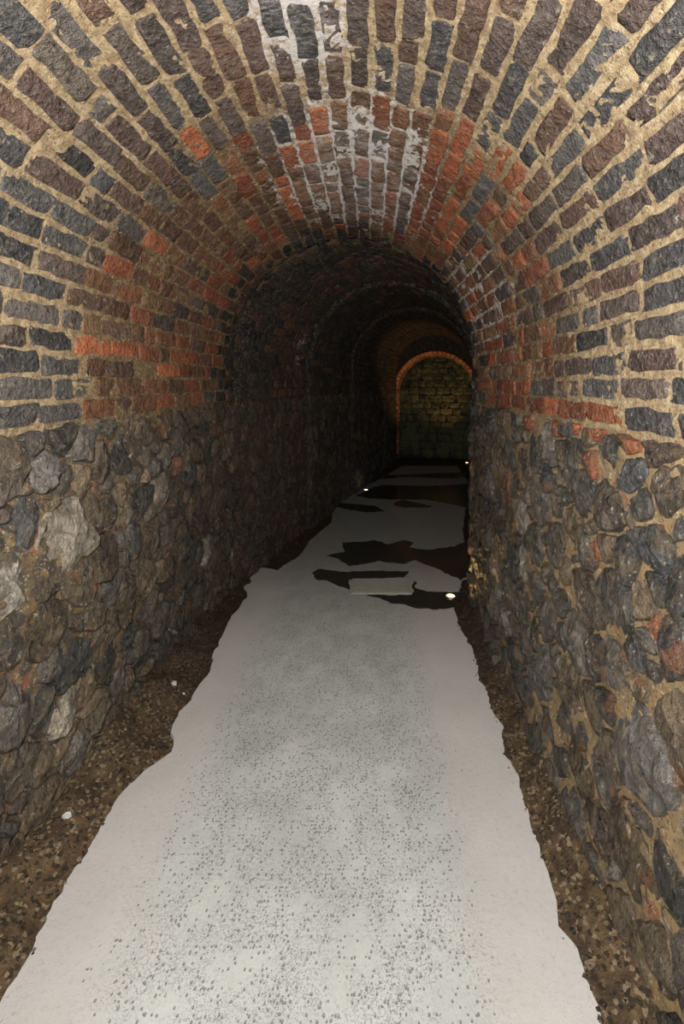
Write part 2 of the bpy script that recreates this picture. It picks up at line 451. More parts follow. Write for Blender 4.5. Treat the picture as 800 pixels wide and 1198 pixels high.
vr = random.Random(11)
STRETCH = [brick_data(0.205, 0.062, vr) for _ in range(26)]
HEADER = [brick_data(0.098, 0.062, vr, nx=4) for _ in range(14)]
ME_S = [mesh_from('brick', v, f, M_BRICK, True, None, 48) for v, f in STRETCH]
ME_H = [mesh_from('brick', v, f, M_BRICK, True, None, 48) for v, f in HEADER]

PAL = dict(
    dark=[srgb(72, 70, 69), srgb(84, 81, 79), srgb(62, 60, 60), srgb(90, 84, 79), srgb(78, 68, 63), srgb(86, 74, 68)],
    grey=[srgb(84, 83, 81), srgb(72, 71, 71), srgb(96, 92, 88), srgb(64, 62, 62), srgb(88, 79, 71)],
    purple=[srgb(86, 69, 62), srgb(92, 71, 61), srgb(78, 65, 60), srgb(98, 76, 63)],
    red=[srgb(150, 86, 56), srgb(138, 78, 52), srgb(158, 94, 62), srgb(126, 76, 54), srgb(122, 68, 46)],
    brown=[srgb(116, 80, 56), srgb(102, 74, 54), srgb(124, 82, 56), srgb(94, 68, 51), srgb(116, 90, 64)],
    black=[srgb(34, 32, 32), srgb(42, 39, 38), srgb(28, 27, 28), srgb(52, 46, 44)],
    soot=[srgb(68, 48, 39), srgb(78, 52, 41), srgb(58, 45, 39), srgb(86, 57, 43)],
)

def pick(r, **kw):
    ks = list(kw); k = r.choices(ks, [kw[q] for q in ks])[0]
    c = r.choice(PAL[k]); f = r.uniform(0.75, 1.25)
    return tuple(min(1, q * f) for q in c[:3]) + (1,)

def col_near(p, s, r):
    u, z, nu, nz = [float(q) for q in sec(p)]
    e = (1.70 if u < -0.85 else 1.60) + 0.10 * math.sin(p * 3.1) + r.uniform(-0.10, 0.10)
    if u > 0.88 and z < ZB + PITCH and 1.15 < s < 2.7: return pick(r, red=8, brown=1)
    if s < e:
        if u < -0.55 and z < 2.2: return pick(r, grey=6, dark=5, purple=1.5)
        if u < -0.1: return pick(r, grey=3, dark=3, purple=5)
        if u > 0.55 and s < 1.0 and z > 2.0: return pick(r, purple=5, dark=3)
        return pick(r, dark=8, purple=3.2)
    if s < 2.98 + r.uniform(-0.12, 0.12):
        if abs(u) < 0.4: return pick(r, red=3, brown=6, purple=3, dark=1)
        if u < 0: return pick(r, red=4, brown=6.5, purple=2, dark=0.8)
        return pick(r, red=5, brown=4.5, purple=1.5, dark=1.2)
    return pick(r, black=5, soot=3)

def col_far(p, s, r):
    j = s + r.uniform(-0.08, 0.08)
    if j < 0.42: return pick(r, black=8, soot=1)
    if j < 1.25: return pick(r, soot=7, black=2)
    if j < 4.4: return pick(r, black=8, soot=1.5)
    return pick(r, soot=2.5, black=6)  # end bricks coloured darker to hold down the recess lamp's spill

def place_brick_matrix(posf, lowf, p, s, r, tilt=0.03):
    d = float(lowf(p, s)) + r.uniform(-0.004, 0.004)
    e = 1e-3
    P0 = np.array([float(q) for q in posf(p, s, d)])
    Ps = np.array([float(q) for q in posf(p, s + e, d)]); Pp = np.array([float(q) for q in posf(p + e, s, d)])
    tx = Vector(Ps - P0).normalized(); ty = Vector(Pp - P0); ty = (ty - tx * ty.dot(tx)).normalized()
    tz = tx.cross(ty)
    u, z, nu, nz = [float(q) for q in sec(p)]
    Pn = np.array([float(q) for q in posf(p, s, d + e)]); n = Vector(Pn - P0)
    if tz.dot(n) < 0: ty = -ty; tz = -tz
    Mx = Matrix((tx, ty, tz)).transposed()
    J = Matrix.Rotation(r.uniform(-tilt, tilt), 3, 'Z') @ Matrix.Rotation(r.uniform(-tilt, tilt) * 1.2, 3, 'Y') @ Matrix.Rotation(r.uniform(-tilt, tilt) * 1.5, 3, 'X')
    Mx = (Mx @ J).to_4x4(); Mx.translation = Vector(P0)
    return Mx

class Bulk:
    def __init__(s): s.V = []; s.F = []; s.T = []; s.n = 0
    def add(s, V, F, Mx, col):
        A = np.array(V) @ np.array(Mx.to_3x3()).T + np.array(Mx.translation)
        s.V.append(A); s.F += [tuple(i + s.n for i in f) for f in F]; s.T.append(np.repeat(np.array([col]), len(V), 0)); s.n += len(V)
    def build(s, name, mat, parent, **kw):
        if not s.V: return
        me = mesh_from(name, np.concatenate(s.V), s.F, mat, True, np.concatenate(s.T))
        return link(bpy.data.objects.new(name, me), parent, kind='stuff', **kw)

def lay_bricks(posf, lowf, colf, sA, sB, parents, single, hfun, far=False):
    r = random.Random(23 if not far else 41)
    bulk = {k: Bulk() for k in ('l', 'c', 'r')}
    cnt = {'l': 0, 'c': 0, 'r': 0}
    for k in range(42):
        p = ZB + (k + 0.5) * PITCH
        key = 'l' if p < PL else ('r' if p > PR else 'c')
        a, b = float(sA(p)), float(sB(p))
        s = a + (0.11 if k % 2 else 0.0) + r.uniform(-0.03, 0.03) - (0.2 if not far else 0.05)
        while s < b - 0.03:
            joint, hs, ph = hfun(p, s, r)
            head = r.random() < ph
            L = 0.098 * r.uniform(0.88, 1.15) if head else 0.205 * r.uniform(0.86, 1.06)
            if s + L > b - 0.005:
                L = b - 0.008 - s
                if L < 0.045: break
            head = L < 0.14
            sc = s + L / 2
            if sc - L / 2 > a - 0.15 or not far:
                pc = p + r.uniform(-0.004, 0.004)
                Mx = place_brick_matrix(posf, lowf, pc, sc, r)
                base = 0.098 if head else 0.205
                Mx = Mx @ Matrix.Diagonal((L / base, hs * r.uniform(0.93, 1.07), 1, 1))
                c = colf(pc, sc, r)
                pool, mes = (HEADER, ME_H) if head else (STRETCH, ME_S)
                q = r.randrange(len(pool))
                if single(pc, sc) and cnt[key] < 300:
                    o = bpy.data.objects.new('brick', mes[q]); link(o, parents[key])
                    o.matrix_world = Mx; o.color = c; cnt[key] += 1
                else:
                    bulk[key].add(pool[q][0], pool[q][1], Mx, c)
            s += L + joint * r.uniform(0.7, 1.4)
    for key in bulk: bulk[key].build('brick_infill', M_BRICK, parents[key])
    return cnt

def joints_near(p, s, r):
    if s < 1.55:
        u = float(sec(p)[0])
        if u < -0.6: return 0.016, 1.04, 0.10
        return 0.019, 0.98, 0.10
    return 0.011, 1.10, 0.38

cn = lay_bricks(pos_near, low_near, col_near, lambda p: -0.3, near_end, dict(l=wall_left, c=ceiling, r=wall_right),
                lambda p, s: s > 0.62, joints_near)
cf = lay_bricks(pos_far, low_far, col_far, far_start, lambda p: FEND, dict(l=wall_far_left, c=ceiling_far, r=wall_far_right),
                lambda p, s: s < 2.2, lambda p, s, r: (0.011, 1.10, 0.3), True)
print('bricks', cn, cf)

# ------------------------------------------------------------------ rubble stones (power diagram of seeds, each cell one stone)
def clip(poly, nx, ny, c):    # keep nx*x+ny*y <= c
    out = []
    for i in range(len(poly)):
        a, b = poly[i], poly[(i + 1) % len(poly)]
        da = nx * a[0] + ny * a[1] - c; db = nx * b[0] + ny * b[1] - c
        if da <= 0: out.append(a)
        if (da < 0 < db) or (db < 0 < da):
            t = da / (da - db); out.append((a[0] + t * (b[0] - a[0]), a[1] + t * (b[1] - a[1])))
    return out

def chaikin(poly):
    out = []
    for i in range(len(poly)):
        a, b = poly[i], poly[(i + 1) % len(poly)]
        out += [(a[0] * .9 + b[0] * .1, a[1] * .9 + b[1] * .1), (a[0] * .1 + b[0] * .9, a[1] * .1 + b[1] * .9)]
    return out

def resample(poly, n):
    L = []; tot = 0
    for i in range(len(poly)):
        a, b = poly[i], poly[(i + 1) % len(poly)]; l = math.hypot(b[0] - a[0], b[1] - a[1]); L.append((tot, l)); tot += l
    out = []; i = 0
    for k in range(n):
        t = tot * k / n
        while i < len(L) - 1 and L[i][0] + L[i][1] < t: i += 1
        a, b = poly[i], poly[(i + 1) % len(poly)]; f = (t - L[i][0]) / max(L[i][1], 1e-9)
        out.append((a[0] + f * (b[0] - a[0]), a[1] + f * (b[1] - a[1])))
    return out

def stone_mesh(poly, r, proud, flatness=1.0):
    cx = sum(q[0] for q in poly) / len(poly); cy = sum(q[1] for q in poly) / len(poly)
    size = math.sqrt(max(1e-6, sum((q[0] - cx) ** 2 + (q[1] - cy) ** 2 for q in poly) / len(poly)))
    n = 14 if size < 0.06 else 20
    pl = resample(chaikin(poly), n)
    wx = np.array([q[0] for q in pl]); wy = np.array([q[1] for q in pl]); am = min(0.022, size * 0.34)
    dx = am * fbm(wx * 17 + 3, wy * 17, 2.2, 3); dy = am * fbm(wx * 17, wy * 17 + 11, 5.9, 3)
    pl = [(wx[i] + dx[i] * 1.6, wy[i] + dy[i] * 1.6) for i in range(n)]
    planes = []
    for _ in range(4):
        a = r.uniform(0, 2 * math.pi); sl = r.uniform(0.08, 0.50) * flatness
        planes.append((math.cos(a) * sl, math.sin(a) * sl, proud * r.uniform(0.75, 1.15)))
    def H(x, y): return min(c - gx * (x - cx) - gy * (y - cy) for gx, gy, c in planes)
    rings = [(1.03, None), (1.0, 0.30), (0.93, 0.85), (0.64, 1.0), (0.32, 1.0)]
    V = []; F = []
    for k, (f, g) in enumerate(rings):
        for i, q in enumerate(pl):
            ff = f * (r.uniform(0.93, 1.07) if k > 1 else 1)
            x = cx + (q[0] - cx) * ff; y = cy + (q[1] - cy) * ff
            z = -0.04 if g is None else g * H(x, y) + r.uniform(-1, 1) * 0.085 * size * (k > 1)
            V.append((x - cx, y - cy, z))
    V.append((0, 0, H(cx, cy) + r.uniform(-.04, .04) * size))
    for k in range(len(rings) - 1):
        for i in range(n):
            j = (i + 1) % n
            F.append((k * n + i, k * n + j, (k + 1) * n + j, (k + 1) * n + i))
    c = len(V) - 1; k = (len(rings) - 1) * n
    for i in range(n): F.append((k + i, k + (i + 1) % n, c))
    return (cx, cy), V, F

ST = dict(
    slate=[srgb(80, 77, 72), srgb(94, 90, 84), srgb(70, 68, 64), srgb(106, 101, 93)],
    brown=[srgb(96, 86, 73), srgb(108, 95, 78), srgb(84, 75, 65), srgb(116, 102, 82)],
    pale=[srgb(142, 136, 126), srgb(160, 152, 138), srgb(126, 122, 116)],
    red=[srgb(120, 86, 68), srgb(108, 78, 62)],
)

def stone_field(side, posf, lowf, s0f, s1f, big, parent, seed, weights, single, rad=(0.030, 0.098), far=False):
    r = random.Random(seed)
    P = (lambda v: v) if side == 'l' else (lambda v: PTOT - v)
    sites = []                # (s, v, radius, colour, proud)
    KX = 1.12                 # stones stand taller than they are wide: work in a stretched plane
    for (s, v, rd, c, pr) in big: sites.append((s * KX, v, rd, c, pr))
    a = min(float(s0f(P(0.5))), float(s0f(P(1.4)))); b = max(float(s1f(P(0.5))), float(s1f(P(1.4))))
    for rd in np.linspace(rad[1], rad[0], 9):
        for _ in range(int(260 * (b - a))):
            s = KX * r.uniform(a - 0.05, b + 0.02); v = r.uniform(0.02, ZB - 0.02)
            q = rd * r.uniform(0.85, 1.1)
            ok = True
            for t in sites:
                if (s - t[0]) ** 2 + (v - t[1]) ** 2 < (0.88 * (q + t[2])) ** 2: ok = False; break
            if ok: sites.append((s, v, q, None, None))
    bulk = Bulk(); n = 0
    cells = []
    for i, (s, v, rd, c, pr) in enumerate(sites):
        B = (2.2 if side == 'l' else 1.62) * rd + 0.004
        poly = [(s - B, v - B), (s + B, v - B), (s + B, v + B), (s - B, v + B)]
        poly = [q for q in poly]
        for k, t in enumerate(sites):
            if k == i: continue
            dx, dy = t[0] - s, t[1] - v; d2 = dx * dx + dy * dy
            if d2 > (2 * B + 0.35) ** 2: continue
            cc = (t[0] ** 2 + t[1] ** 2 - t[2] ** 2 - s * s - v * v + rd * rd) / 2
            poly = clip(poly, dx, dy, cc)
            if len(poly) < 3: break
        if len(poly) < 3: continue
        poly = clip([(q[0] / KX, q[1]) for q in poly], 0, 1, ZB - 0.004)
        if len(poly) < 3: continue
        send = float(s1f(P(v))); poly = clip(poly, 1, 0, send + 0.01)
        if len(poly) < 3: continue
        if far: poly = clip(poly, -1, 0, -float(s0f(P(v))) + 0.02)
        if len(poly) < 3: continue
        cx = sum(q[0] for q in poly) / len(poly); cy = sum(q[1] for q in poly) / len(poly)
        gap = r.uniform(0.004, 0.012) if pr is None else 0.006
        pp = []
        for q in poly:
            l = math.hypot(q[0] - cx, q[1] - cy); f = max(0.55, 1 - gap * 1.5 / max(l, 1e-6)); pp.append((cx + (q[0] - cx) * f, cy + (q[1] - cy) * f))
        area = abs(sum(pp[k][0] * pp[(k + 1) % len(pp)][1] - pp[(k + 1) % len(pp)][0] * pp[k][1] for k in range(len(pp)))) / 2
        if area < 0.0009: continue
        cells.append((area, cx, cy, pp, c, pr))
    for area, cx, cy, pp, c, pr in sorted(cells, key=lambda q: -q[0]):
        proud = pr if pr is not None else r.uniform(0.006, 0.032)
        (cx, cy), V, F = stone_mesh(pp, r, proud)
        if c is None:
            ks = list(weights(cx, cy)); wv = weights(cx, cy); kk = r.choices(ks, [wv[q] for q in ks])[0]
            c = r.choice(ST[kk])
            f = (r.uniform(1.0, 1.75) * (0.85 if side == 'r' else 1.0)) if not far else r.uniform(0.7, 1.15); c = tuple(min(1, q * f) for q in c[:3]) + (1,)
        Mx = place_brick_matrix(posf, lowf, P(cy), cx, r, 0.06)
        # local x runs along s; local y must run up the wall
        if Mx.to_3x3().col[1].z < 0:
            V = [(x, -y, z) for x, y, z in V]; F = [tuple(reversed(f)) for f in F]
        if single(cx, cy) and n < 300:
            me = mesh_from('stone', V, F, M_STONE, True, None, 38)
            o = bpy.data.objects.new('stone', me); link(o, parent); o.matrix_world = Mx; o.color = c; n += 1
        else: bulk.add(V, F, Mx, c)
    bulk.build('stone_infill', M_STONE, parent)
    return n, len(cells)

def onl(px, py):              # photo pixel -> (along, height) on the left wall
    s = -(XC - R) * FPX / (VX - px); return s, EYE - (py - VY) / FPX * s
def onr(px, py):
    s = (XC + R) * FPX / (px - VX); return s, EYE - (py - VY) / FPX * s

bigL = []
for px, py, rd, c, pr in [
    (76, 628, 0.135, srgb(172, 162, 146), 0.030), (100, 522, 0.070, srgb(128, 126, 122), 0.030), (56, 556, 0.070, srgb(134, 130, 124), 0.032),
    (30, 612, 0.075, srgb(98, 97, 95), 0.020), (95, 775, 0.085, srgb(70, 70, 69), 0.016), (24, 830, 0.105, srgb(116, 110, 102), 0.028),
    (140, 832, 0.075, srgb(120, 112, 98), 0.026), (8, 930, 0.09, srgb(96, 88, 76), 0.022), (120, 650, 0.080, srgb(82, 72, 60), 0.022),
    (150, 690, 0.075, srgb(98, 88, 74), 0.024), (128, 600, 0.070, srgb(78, 70, 60), 0.02), (60, 730, 0.09, srgb(94, 82, 66), 0.02),
    (180, 545, 0.055, srgb(104, 100, 92), 0.028), (205, 520, 0.05, srgb(104, 102, 98), 0.03), (160, 555, 0.05, srgb(96, 92, 88), 0.03),
    (45, 905, 0.085, srgb(100, 92, 78), 0.02), (110, 715, 0.07, srgb(100, 90, 74), 0.024)]:
    s, v = onl(px, py); bigL.append((s, v, rd, c, pr))
bigR = []
for px, py, rd, c, pr in [
    (752, 880, 0.140, srgb(122, 118, 112), 0.034), (686, 702, 0.115, srgb(92, 82, 70), 0.024), (697, 772, 0.070, srgb(62, 58, 58), 0.022),
    (735, 660, 0.055, srgb(72, 71, 70), 0.026), (768, 645, 0.07, srgb(74, 74, 74), 0.026), (712, 590, 0.085, srgb(84, 76, 68), 0.022),
    (592, 728, 0.10, srgb(140, 134, 124), 0.03), (790, 760, 0.06, srgb(70, 66, 64), 0.028), (745, 765, 0.05, srgb(72, 70, 70), 0.024),
    (640, 560, 0.06, srgb(76, 76, 76), 0.026), (650, 640, 0.085, srgb(76, 72, 70), 0.022), (636, 790, 0.10, srgb(108, 104, 100), 0.026),
    (780, 575, 0.055, srgb(82, 74, 66), 0.024), (745, 1000, 0.11, srgb(84, 72, 56), 0.016), (680, 900, 0.09, srgb(88, 76, 58), 0.016),
    (735, 508, 0.045, srgb(170, 106, 76), 0.03), (702, 498, 0.035, srgb(164, 98, 70), 0.026), (675, 496, 0.035, srgb(158, 92, 64), 0.022),
    (650, 500, 0.035, srgb(154, 92, 66), 0.02), (618, 492, 0.04, srgb(154, 90, 62), 0.018), (690, 540, 0.025, srgb(150, 92, 70), 0.02),
    (740, 555, 0.04, srgb(94, 94, 94), 0.03), (700, 640, 0.025, srgb(150, 88, 64), 0.016), (770, 735, 0.03, srgb(156, 104, 80), 0.010),
    (770, 510, 0.05, srgb(84, 70, 64), 0.024)]:
    s, v = onr(px, py); bigR.append((s, v, rd, c, pr))

wl = lambda s, v: dict(slate=5, brown=5, pale=0.8, red=0.5) if s < 2.0 else dict(slate=4, brown=5, pale=0.4, red=0.6)
wr = lambda s, v: dict(slate=6, brown=4.5, pale=0.25 if s < 1.8 else 0.8, red=0.35)
wf = lambda s, v: dict(brown=5, red=3, slate=2) if s < 1.3 else dict(slate=7, brown=2)
cs = lambda p: -0.2
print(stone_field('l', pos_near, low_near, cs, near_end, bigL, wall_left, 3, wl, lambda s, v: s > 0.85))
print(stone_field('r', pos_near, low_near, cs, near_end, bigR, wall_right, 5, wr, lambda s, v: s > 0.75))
print(stone_field('l', pos_far, low_far, far_start, lambda p: FEND, [], wall_far_left, 8, wf, lambda s, v: s < 2.6, (0.04, 0.085), True))
print(stone_field('r', pos_far, low_far, far_start, lambda p: FEND, [], wall_far_right, 9, wf, lambda s, v: s < 1.2, (0.05, 0.09), True))

# ------------------------------------------------------------------ end wall with an arched recess
def far_w(u, s, z): return (XC + s * FD[0] + u * FR[0], KY + s * FD[1] + u * FR[1], z)
OR_, OZ, OD = 0.76, 1.36, 0.55          # recess: half width, springing, depth
def arch_pts(rad, zs, n=28, foot=-0.05):
    pts = [(-rad, foot), (-rad, zs * 0.5)]
    pts += [(-rad * math.cos(math.pi * k / n), zs + rad * math.sin(math.pi * k / n)) for k in range(n + 1)]
    return pts + [(rad, zs * 0.5), (rad, foot)]
inn = arch_pts(OR_ + 0.10, OZ); out = arch_pts(1.15, 1.85)
V = [far_w(u, FEND - 0.02, z) for u, z in inn] + [far_w(u, FEND - 0.02, z) for u, z in out] + [far_w(u, FEND + 0.25, z) for u, z in inn]
n = len(inn); F = []
for i in range(n - 1):
    F.append((i, i + 1, n + i + 1, n + i)); F.append((2 * n + i, 2 * n + i + 1, i + 1, i))
me = mesh_from('wall_back', V, F, M_MORTAR, False)
wall_back = link(bpy.data.objects.new('wall_back', me), kind='structure', label='end wall of the tunnel pierced by a lit arched recess')
# ring of brick voussoirs round the opening
br = random.Random(77)
ring = [(-OR_, z) for z in np.arange(0.05, OZ, 0.085)]
k = int(math.pi * OR_ / 0.085)
arcs = []
for i, z in enumerate(np.arange(0.05, OZ, 0.085)):
    arcs += [(-OR_, z, (-1, 0), (0, 1)), (OR_, z, (1, 0), (0, -1))]
for i in range(k + 1):
    a = math.pi * (i + 0.5) / (k + 1)
    arcs.append((-OR_ * math.cos(a), OZ + OR_ * math.sin(a), (-math.cos(a), math.sin(a)), (math.sin(a), math.cos(a))))
for (u, z, nrm, tan) in arcs:
    # splayed ring: each brick face turned half towards the viewer, half towards the opening
    tn = Vector(far_w(nrm[0], 0, nrm[1])) - Vector(far_w(0, 0, 0)); fw = Vector((FD[0], FD[1], 0)); tx = (tn - fw * 0.9).normalized(); tz = (-fw * 1.0 - tn * 0.9).normalized(); ty = tz.cross(tx)
    Mx = Matrix((tx, ty, tz)).transposed().to_4x4()
    Mx.translation = Vector(far_w(u + nrm[0] * 0.06, FEND + 0.06, z + nrm[1] * 0.06))
    o = bpy.data.objects.new('brick', br.choice(ME_S)); link(o, wall_back); o.matrix_world = Mx @ Matrix.Diagonal((0.85, 1.25, 1, 1)); o.color = br.choice([srgb(192, 130, 86), srgb(176, 116, 76), srgb(202, 144, 98)])
    # soffit brick
    tz2 = -tn; tx2 = Vector((FD[0], FD[1], 0)); ty2 = tz2.cross(tx2)
    M2 = Matrix((tx2, ty2, tz2)).transposed().to_4x4(); M2.translation = Vector(far_w(u + nrm[0] * 0.004, FEND + 0.20, z + nrm[1] * 0.004))
    o = bpy.data.objects.new('brick', br.choice(ME_S)); link(o, wall_back); o.matrix_world = M2 @ Matrix.Diagonal((1.05, 1.15, 1, 1)); o.color = pick(br, soot=2, brown=3, red=4)
# recess behind: mossy rough stone
i2 = arch_pts(OR_ + 0.12, OZ)
V = [far_w(u, FEND + 0.22, z) for u, z in i2] + [far_w(u, FEND + OD, z) for u, z in i2]
n2 = len(i2); F = [(i, n2 + i, n2 + i + 1, i + 1) for i in range(n2 - 1)] + [tuple(range(n2, 2 * n2))]
recess = link(bpy.data.objects.new('wall_recess', mesh_from('wall_recess', V, F, M_MOSS, False, srgb(52, 48, 36))), kind='structure', label='greenish mossy back wall of the arched recess')
rr = random.Random(5)
z = 0.02
while z < OZ + OR_ - 0.02:
    h = rr.uniform(0.11, 0.18); u = -OR_ - 0.05 + rr.uniform(-0.1, 0)
    while u < OR_ + 0.05:
        l = rr.uniform(0.14, 0.32); uc, zc = u + l / 2, z + h / 2
        if abs(uc) < OR_ and (zc < OZ or uc * uc + (zc - OZ) ** 2 < OR_ ** 2):
            poly = [(-l / 2, -h / 2), (l / 2, -h / 2), (l / 2, h / 2), (-l / 2, h / 2)]
            poly = [(x * rr.uniform(.88, .98), y * rr.uniform(.85, .97)) for x, y in poly]
            _, V, F = stone_mesh(poly, rr, 0.035, 0.6)
            tx = Vector((FR[0], FR[1], 0)); ty = Vector((0, 0, 1)); tz = tx.cross(ty)
            Mx = Matrix((tx, ty, tz)).transposed().to_4x4(); Mx.translation = Vector(far_w(uc, FEND + OD - 0.005, zc))
            o = bpy.data.objects.new('stone', mesh_from('stone', V, F, M_MOSS, True, None, 40)); link(o, recess); o.matrix_world = Mx
            o.color = rr.choice([srgb(96, 96, 78), srgb(84, 88, 66), srgb(108, 100, 80), srgb(80, 78, 66)])
        u += l
    z += h
# closing wall behind the photographer
me = mesh_from('wall_front', [(XC - 1.2, S0, -0.05), (XC + 1.2, S0, -0.05), (XC + 1.2, S0, 2.9), (XC - 1.2, S0, 2.9)], [(0, 3, 2, 1)], M_MORTAR, False)
link(bpy.data.objects.new('wall_front', me), kind='structure', label='plain end behind the viewer')

# ------------------------------------------------------------------ floor: grit ground, concrete path
def centre(Y):
    return XC if Y < KY else XC + (Y - KY) * math.tan(ANG)
nx, ny = 130, 620
ys = np.linspace(S0, KY + (FEND + 0.7) * FD[1], ny + 1); us = np.linspace(-1.35, 1.35, nx + 1)
UU, YY = np.meshgrid(us, ys)
XX = UU + np.where(YY < KY, XC, XC + (YY - KY) * math.tan(ANG))
hgt = -0.022 + 0.008 * fbm(XX * 12, YY * 12, 0.3, 4) + 0.006 * fbm(XX * 45, YY * 45, 1.3, 2)
fil = 0.10 * sstep(0.72, 1.0, -UU) * sstep(3.6, 2.8, YY) + 0.085 * sstep(0.66, 0.95, UU) * sstep(3.6, 2.8, YY) + 0.03 * sstep(0.75, 0.95, np.abs(UU)) * sstep(2.8, 3.6, YY)
ZZ = hgt + fil * (1 + 0.5 * fbm(XX * 6, YY * 6, 4.0, 2))
V = np.stack([XX, YY, ZZ], -1).reshape(-1, 3)
i, j = np.meshgrid(np.arange(ny), np.arange(nx), indexing='ij'); a = (i * (nx + 1) + j).ravel(); b = a + nx + 1
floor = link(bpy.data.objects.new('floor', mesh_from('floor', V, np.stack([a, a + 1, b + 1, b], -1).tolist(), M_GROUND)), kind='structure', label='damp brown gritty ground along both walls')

def rough_outline(pts, step=0.025, amp=0.012, seed=0.0):
    out = []
    for i in range(len(pts)):
        a, b = pts[i], pts[(i + 1) % len(pts)]; l = math.hypot(b[0] - a[0], b[1] - a[1]); n = max(1, int(l / step))
        for k in range(n):
            f = k / n; x = a[0] + (b[0] - a[0]) * f; y = a[1] + (b[1] - a[1]) * f
            x += amp * float(fbm(x * 22 + seed, y * 22, 0.5, 3)); y += amp * float(fbm(x * 22, y * 22 + seed, 7.5, 3))
            out.append((x, y))
    return out

def slab(name, pts, z0, z1, mat):
    bm = bmesh.new()
    top = [bm.verts.new((x, y, z1)) for x, y in pts]; bot = [bm.verts.new((x, y, z0)) for x, y in pts]
    f = bm.faces.new(top); n = len(pts)
    if f.normal.z < 0 or sum(pts[i][0] * pts[(i + 1) % n][1] - pts[(i + 1) % n][0] * pts[i][1] for i in range(n)) < 0: f.normal_flip()
    for i in range(n): bm.faces.new((top[i], bot[i], bot[(i + 1) % n], top[(i + 1) % n]))
    bmesh.ops.recalc_face_normals(bm, faces=bm.faces)
    bmesh.ops.triangulate(bm, faces=[f])
    me = bpy.data.meshes.new(name); bm.to_mesh(me); bm.free(); me.materials.append(mat)
    at = me.attributes.new('tint', 'FLOAT_COLOR', 'POINT'); at.data.foreach_set('color', np.ones(len(me.vertices) * 4, np.float32))
    return me

PLEFT = [(0, 1124), (45, 1075), (80, 1030), (103, 988), (132, 940), (160, 910), (200, 880), (206, 866), (199, 855), (220, 820), (245, 785), (252, 760),
         (272, 720), (290, 697), (285, 686), (292, 667), (307, 664), (324, 667), (351, 650), (362, 633), (387, 612), (390, 598), (404, 582), (425, 570), (447, 559), (470, 545)]
PRIGHT = [(702, 1198), (695, 1135), (672, 1105), (651, 1080), (652, 1055), (644, 1020), (627, 980), (634, 945), (608, 920), (597, 882), (595, 845), (586, 820),
          (561, 795), (555, 755), (546, 722), (548, 690), (545, 655), (541, 620), (545, 590), (548, 565), (535, 545)]
lf = [floor_pt(*q) for q in PLEFT]; rt = [floor_pt(*q) for q in PRIGHT]
pp = [(-0.98, S0 + 0.02), (-1.0, 0.6)] + lf + rt[::-1] + [(0.56, 0.7), (0.60, S0 + 0.02)]
path = link(bpy.data.objects.new('path', slab('path', rough_outline(pp, 0.03, 0.022), -0.05, 0.0, M_CONC)), kind='structure', label='pale worn concrete path down the middle of the tunnel')

# puddles of standing water on the path (outlines read off the photo, lying on the floor)
zp = lambda q: floor_pt(260 + q[0] / 2.353, 480 + q[1] / 2.353)
PUD = [
    ('narrow dark puddle along the back and left of the pale drain cover', [(248, 448), (265, 438), (350, 446), (400, 442), (512, 445), (500, 460), (430, 464), (350, 466), (350, 494), (290, 470), (262, 468)]),
    ('dark puddle between the drain cover and the near floor light', [(395, 509), (455, 509), (522, 509), (524, 485), (526, 470), (536, 475), (530, 490), (565, 500), (640, 503), (680, 495), (690, 520), (650, 540), (590, 549), (540, 546), (480, 532), (430, 520)]),
    ('broad dark puddle across the path behind the drain cover', [(285, 400), (335, 390), (330, 365), (420, 358), (455, 370), (500, 357), (525, 365), (515, 378), (560, 385), (640, 375), (672, 360), (676, 460), (650, 468), (600, 440), (550, 420), (530, 412), (500, 425), (430, 415), (350, 430), (320, 410)]),
    ('thin dark puddle on the left of the far path', [(300, 262), (325, 255), (420, 264), (447, 279), (400, 281), (340, 272)]),
    ('small dark puddle in the middle of the far path', [(470, 260), (480, 250), (500, 248), (580, 264), (570, 268), (500, 268)]),
    ('wide dark puddle covering the far path before the end recess', [(368, 236), (410, 215), (440, 206), (560, 209), (645, 205), (685, 200), (685, 272), (645, 262), (560, 246), (470, 246), (400, 242)]),
    ('narrow dark puddle closest to the end recess', [(440, 190), (500, 184), (640, 188), (670, 182), (670, 172), (520, 176), (450, 180)]),
]
for k, (lab, q) in enumerate(PUD):
    pts = rough_outline([zp(a) for a in q], 0.03, 0.03, k * 3.7)
    link(bpy.data.objects.new('puddle', slab('puddle', pts, -0.002, 0.003, M_WATER)), label=lab, cat='puddle', group='puddles on the path')

# drain cover set in the path
c4 = [floor_pt(*q) for q in [(411, 695), (480, 695), (479, 677.5), (412, 677.5)]]
x0 = (c4[0][0] + c4[3][0]) / 2; x1 = (c4[1][0] + c4[2][0]) / 2; y0 = c4[0][1]; y1 = c4[2][1]
e = bpy.data.objects.new('drain_cover', None); e.location = ((x0 + x1) / 2, (y0 + y1) / 2, 0.0)
link(e, label='pale rectangular drain cover plate set in the path among puddles', cat='drain cover')
hx, hy = (x1 - x0) / 2, (y1 - y0) / 2
def box_mesh(name, boxes, mat, bev=0.002):
    bm = bmesh.new()
    for (ax, ay, az, bx, by, bz) in boxes:
        r = bmesh.ops.create_cube(bm, size=1.0)
        bmesh.ops.scale(bm, vec=(bx - ax, by - ay, bz - az), verts=r['verts']); bmesh.ops.translate(bm, vec=((ax + bx) / 2, (ay + by) / 2, (az + bz) / 2), verts=r['verts'])
    bmesh.ops.bevel(bm, geom=bm.edges[:], offset=bev, segments=1, affect='EDGES')
    me = bpy.data.meshes.new(name); bm.to_mesh(me); bm.free(); me.materials.append(mat); return me
fr = 0.012
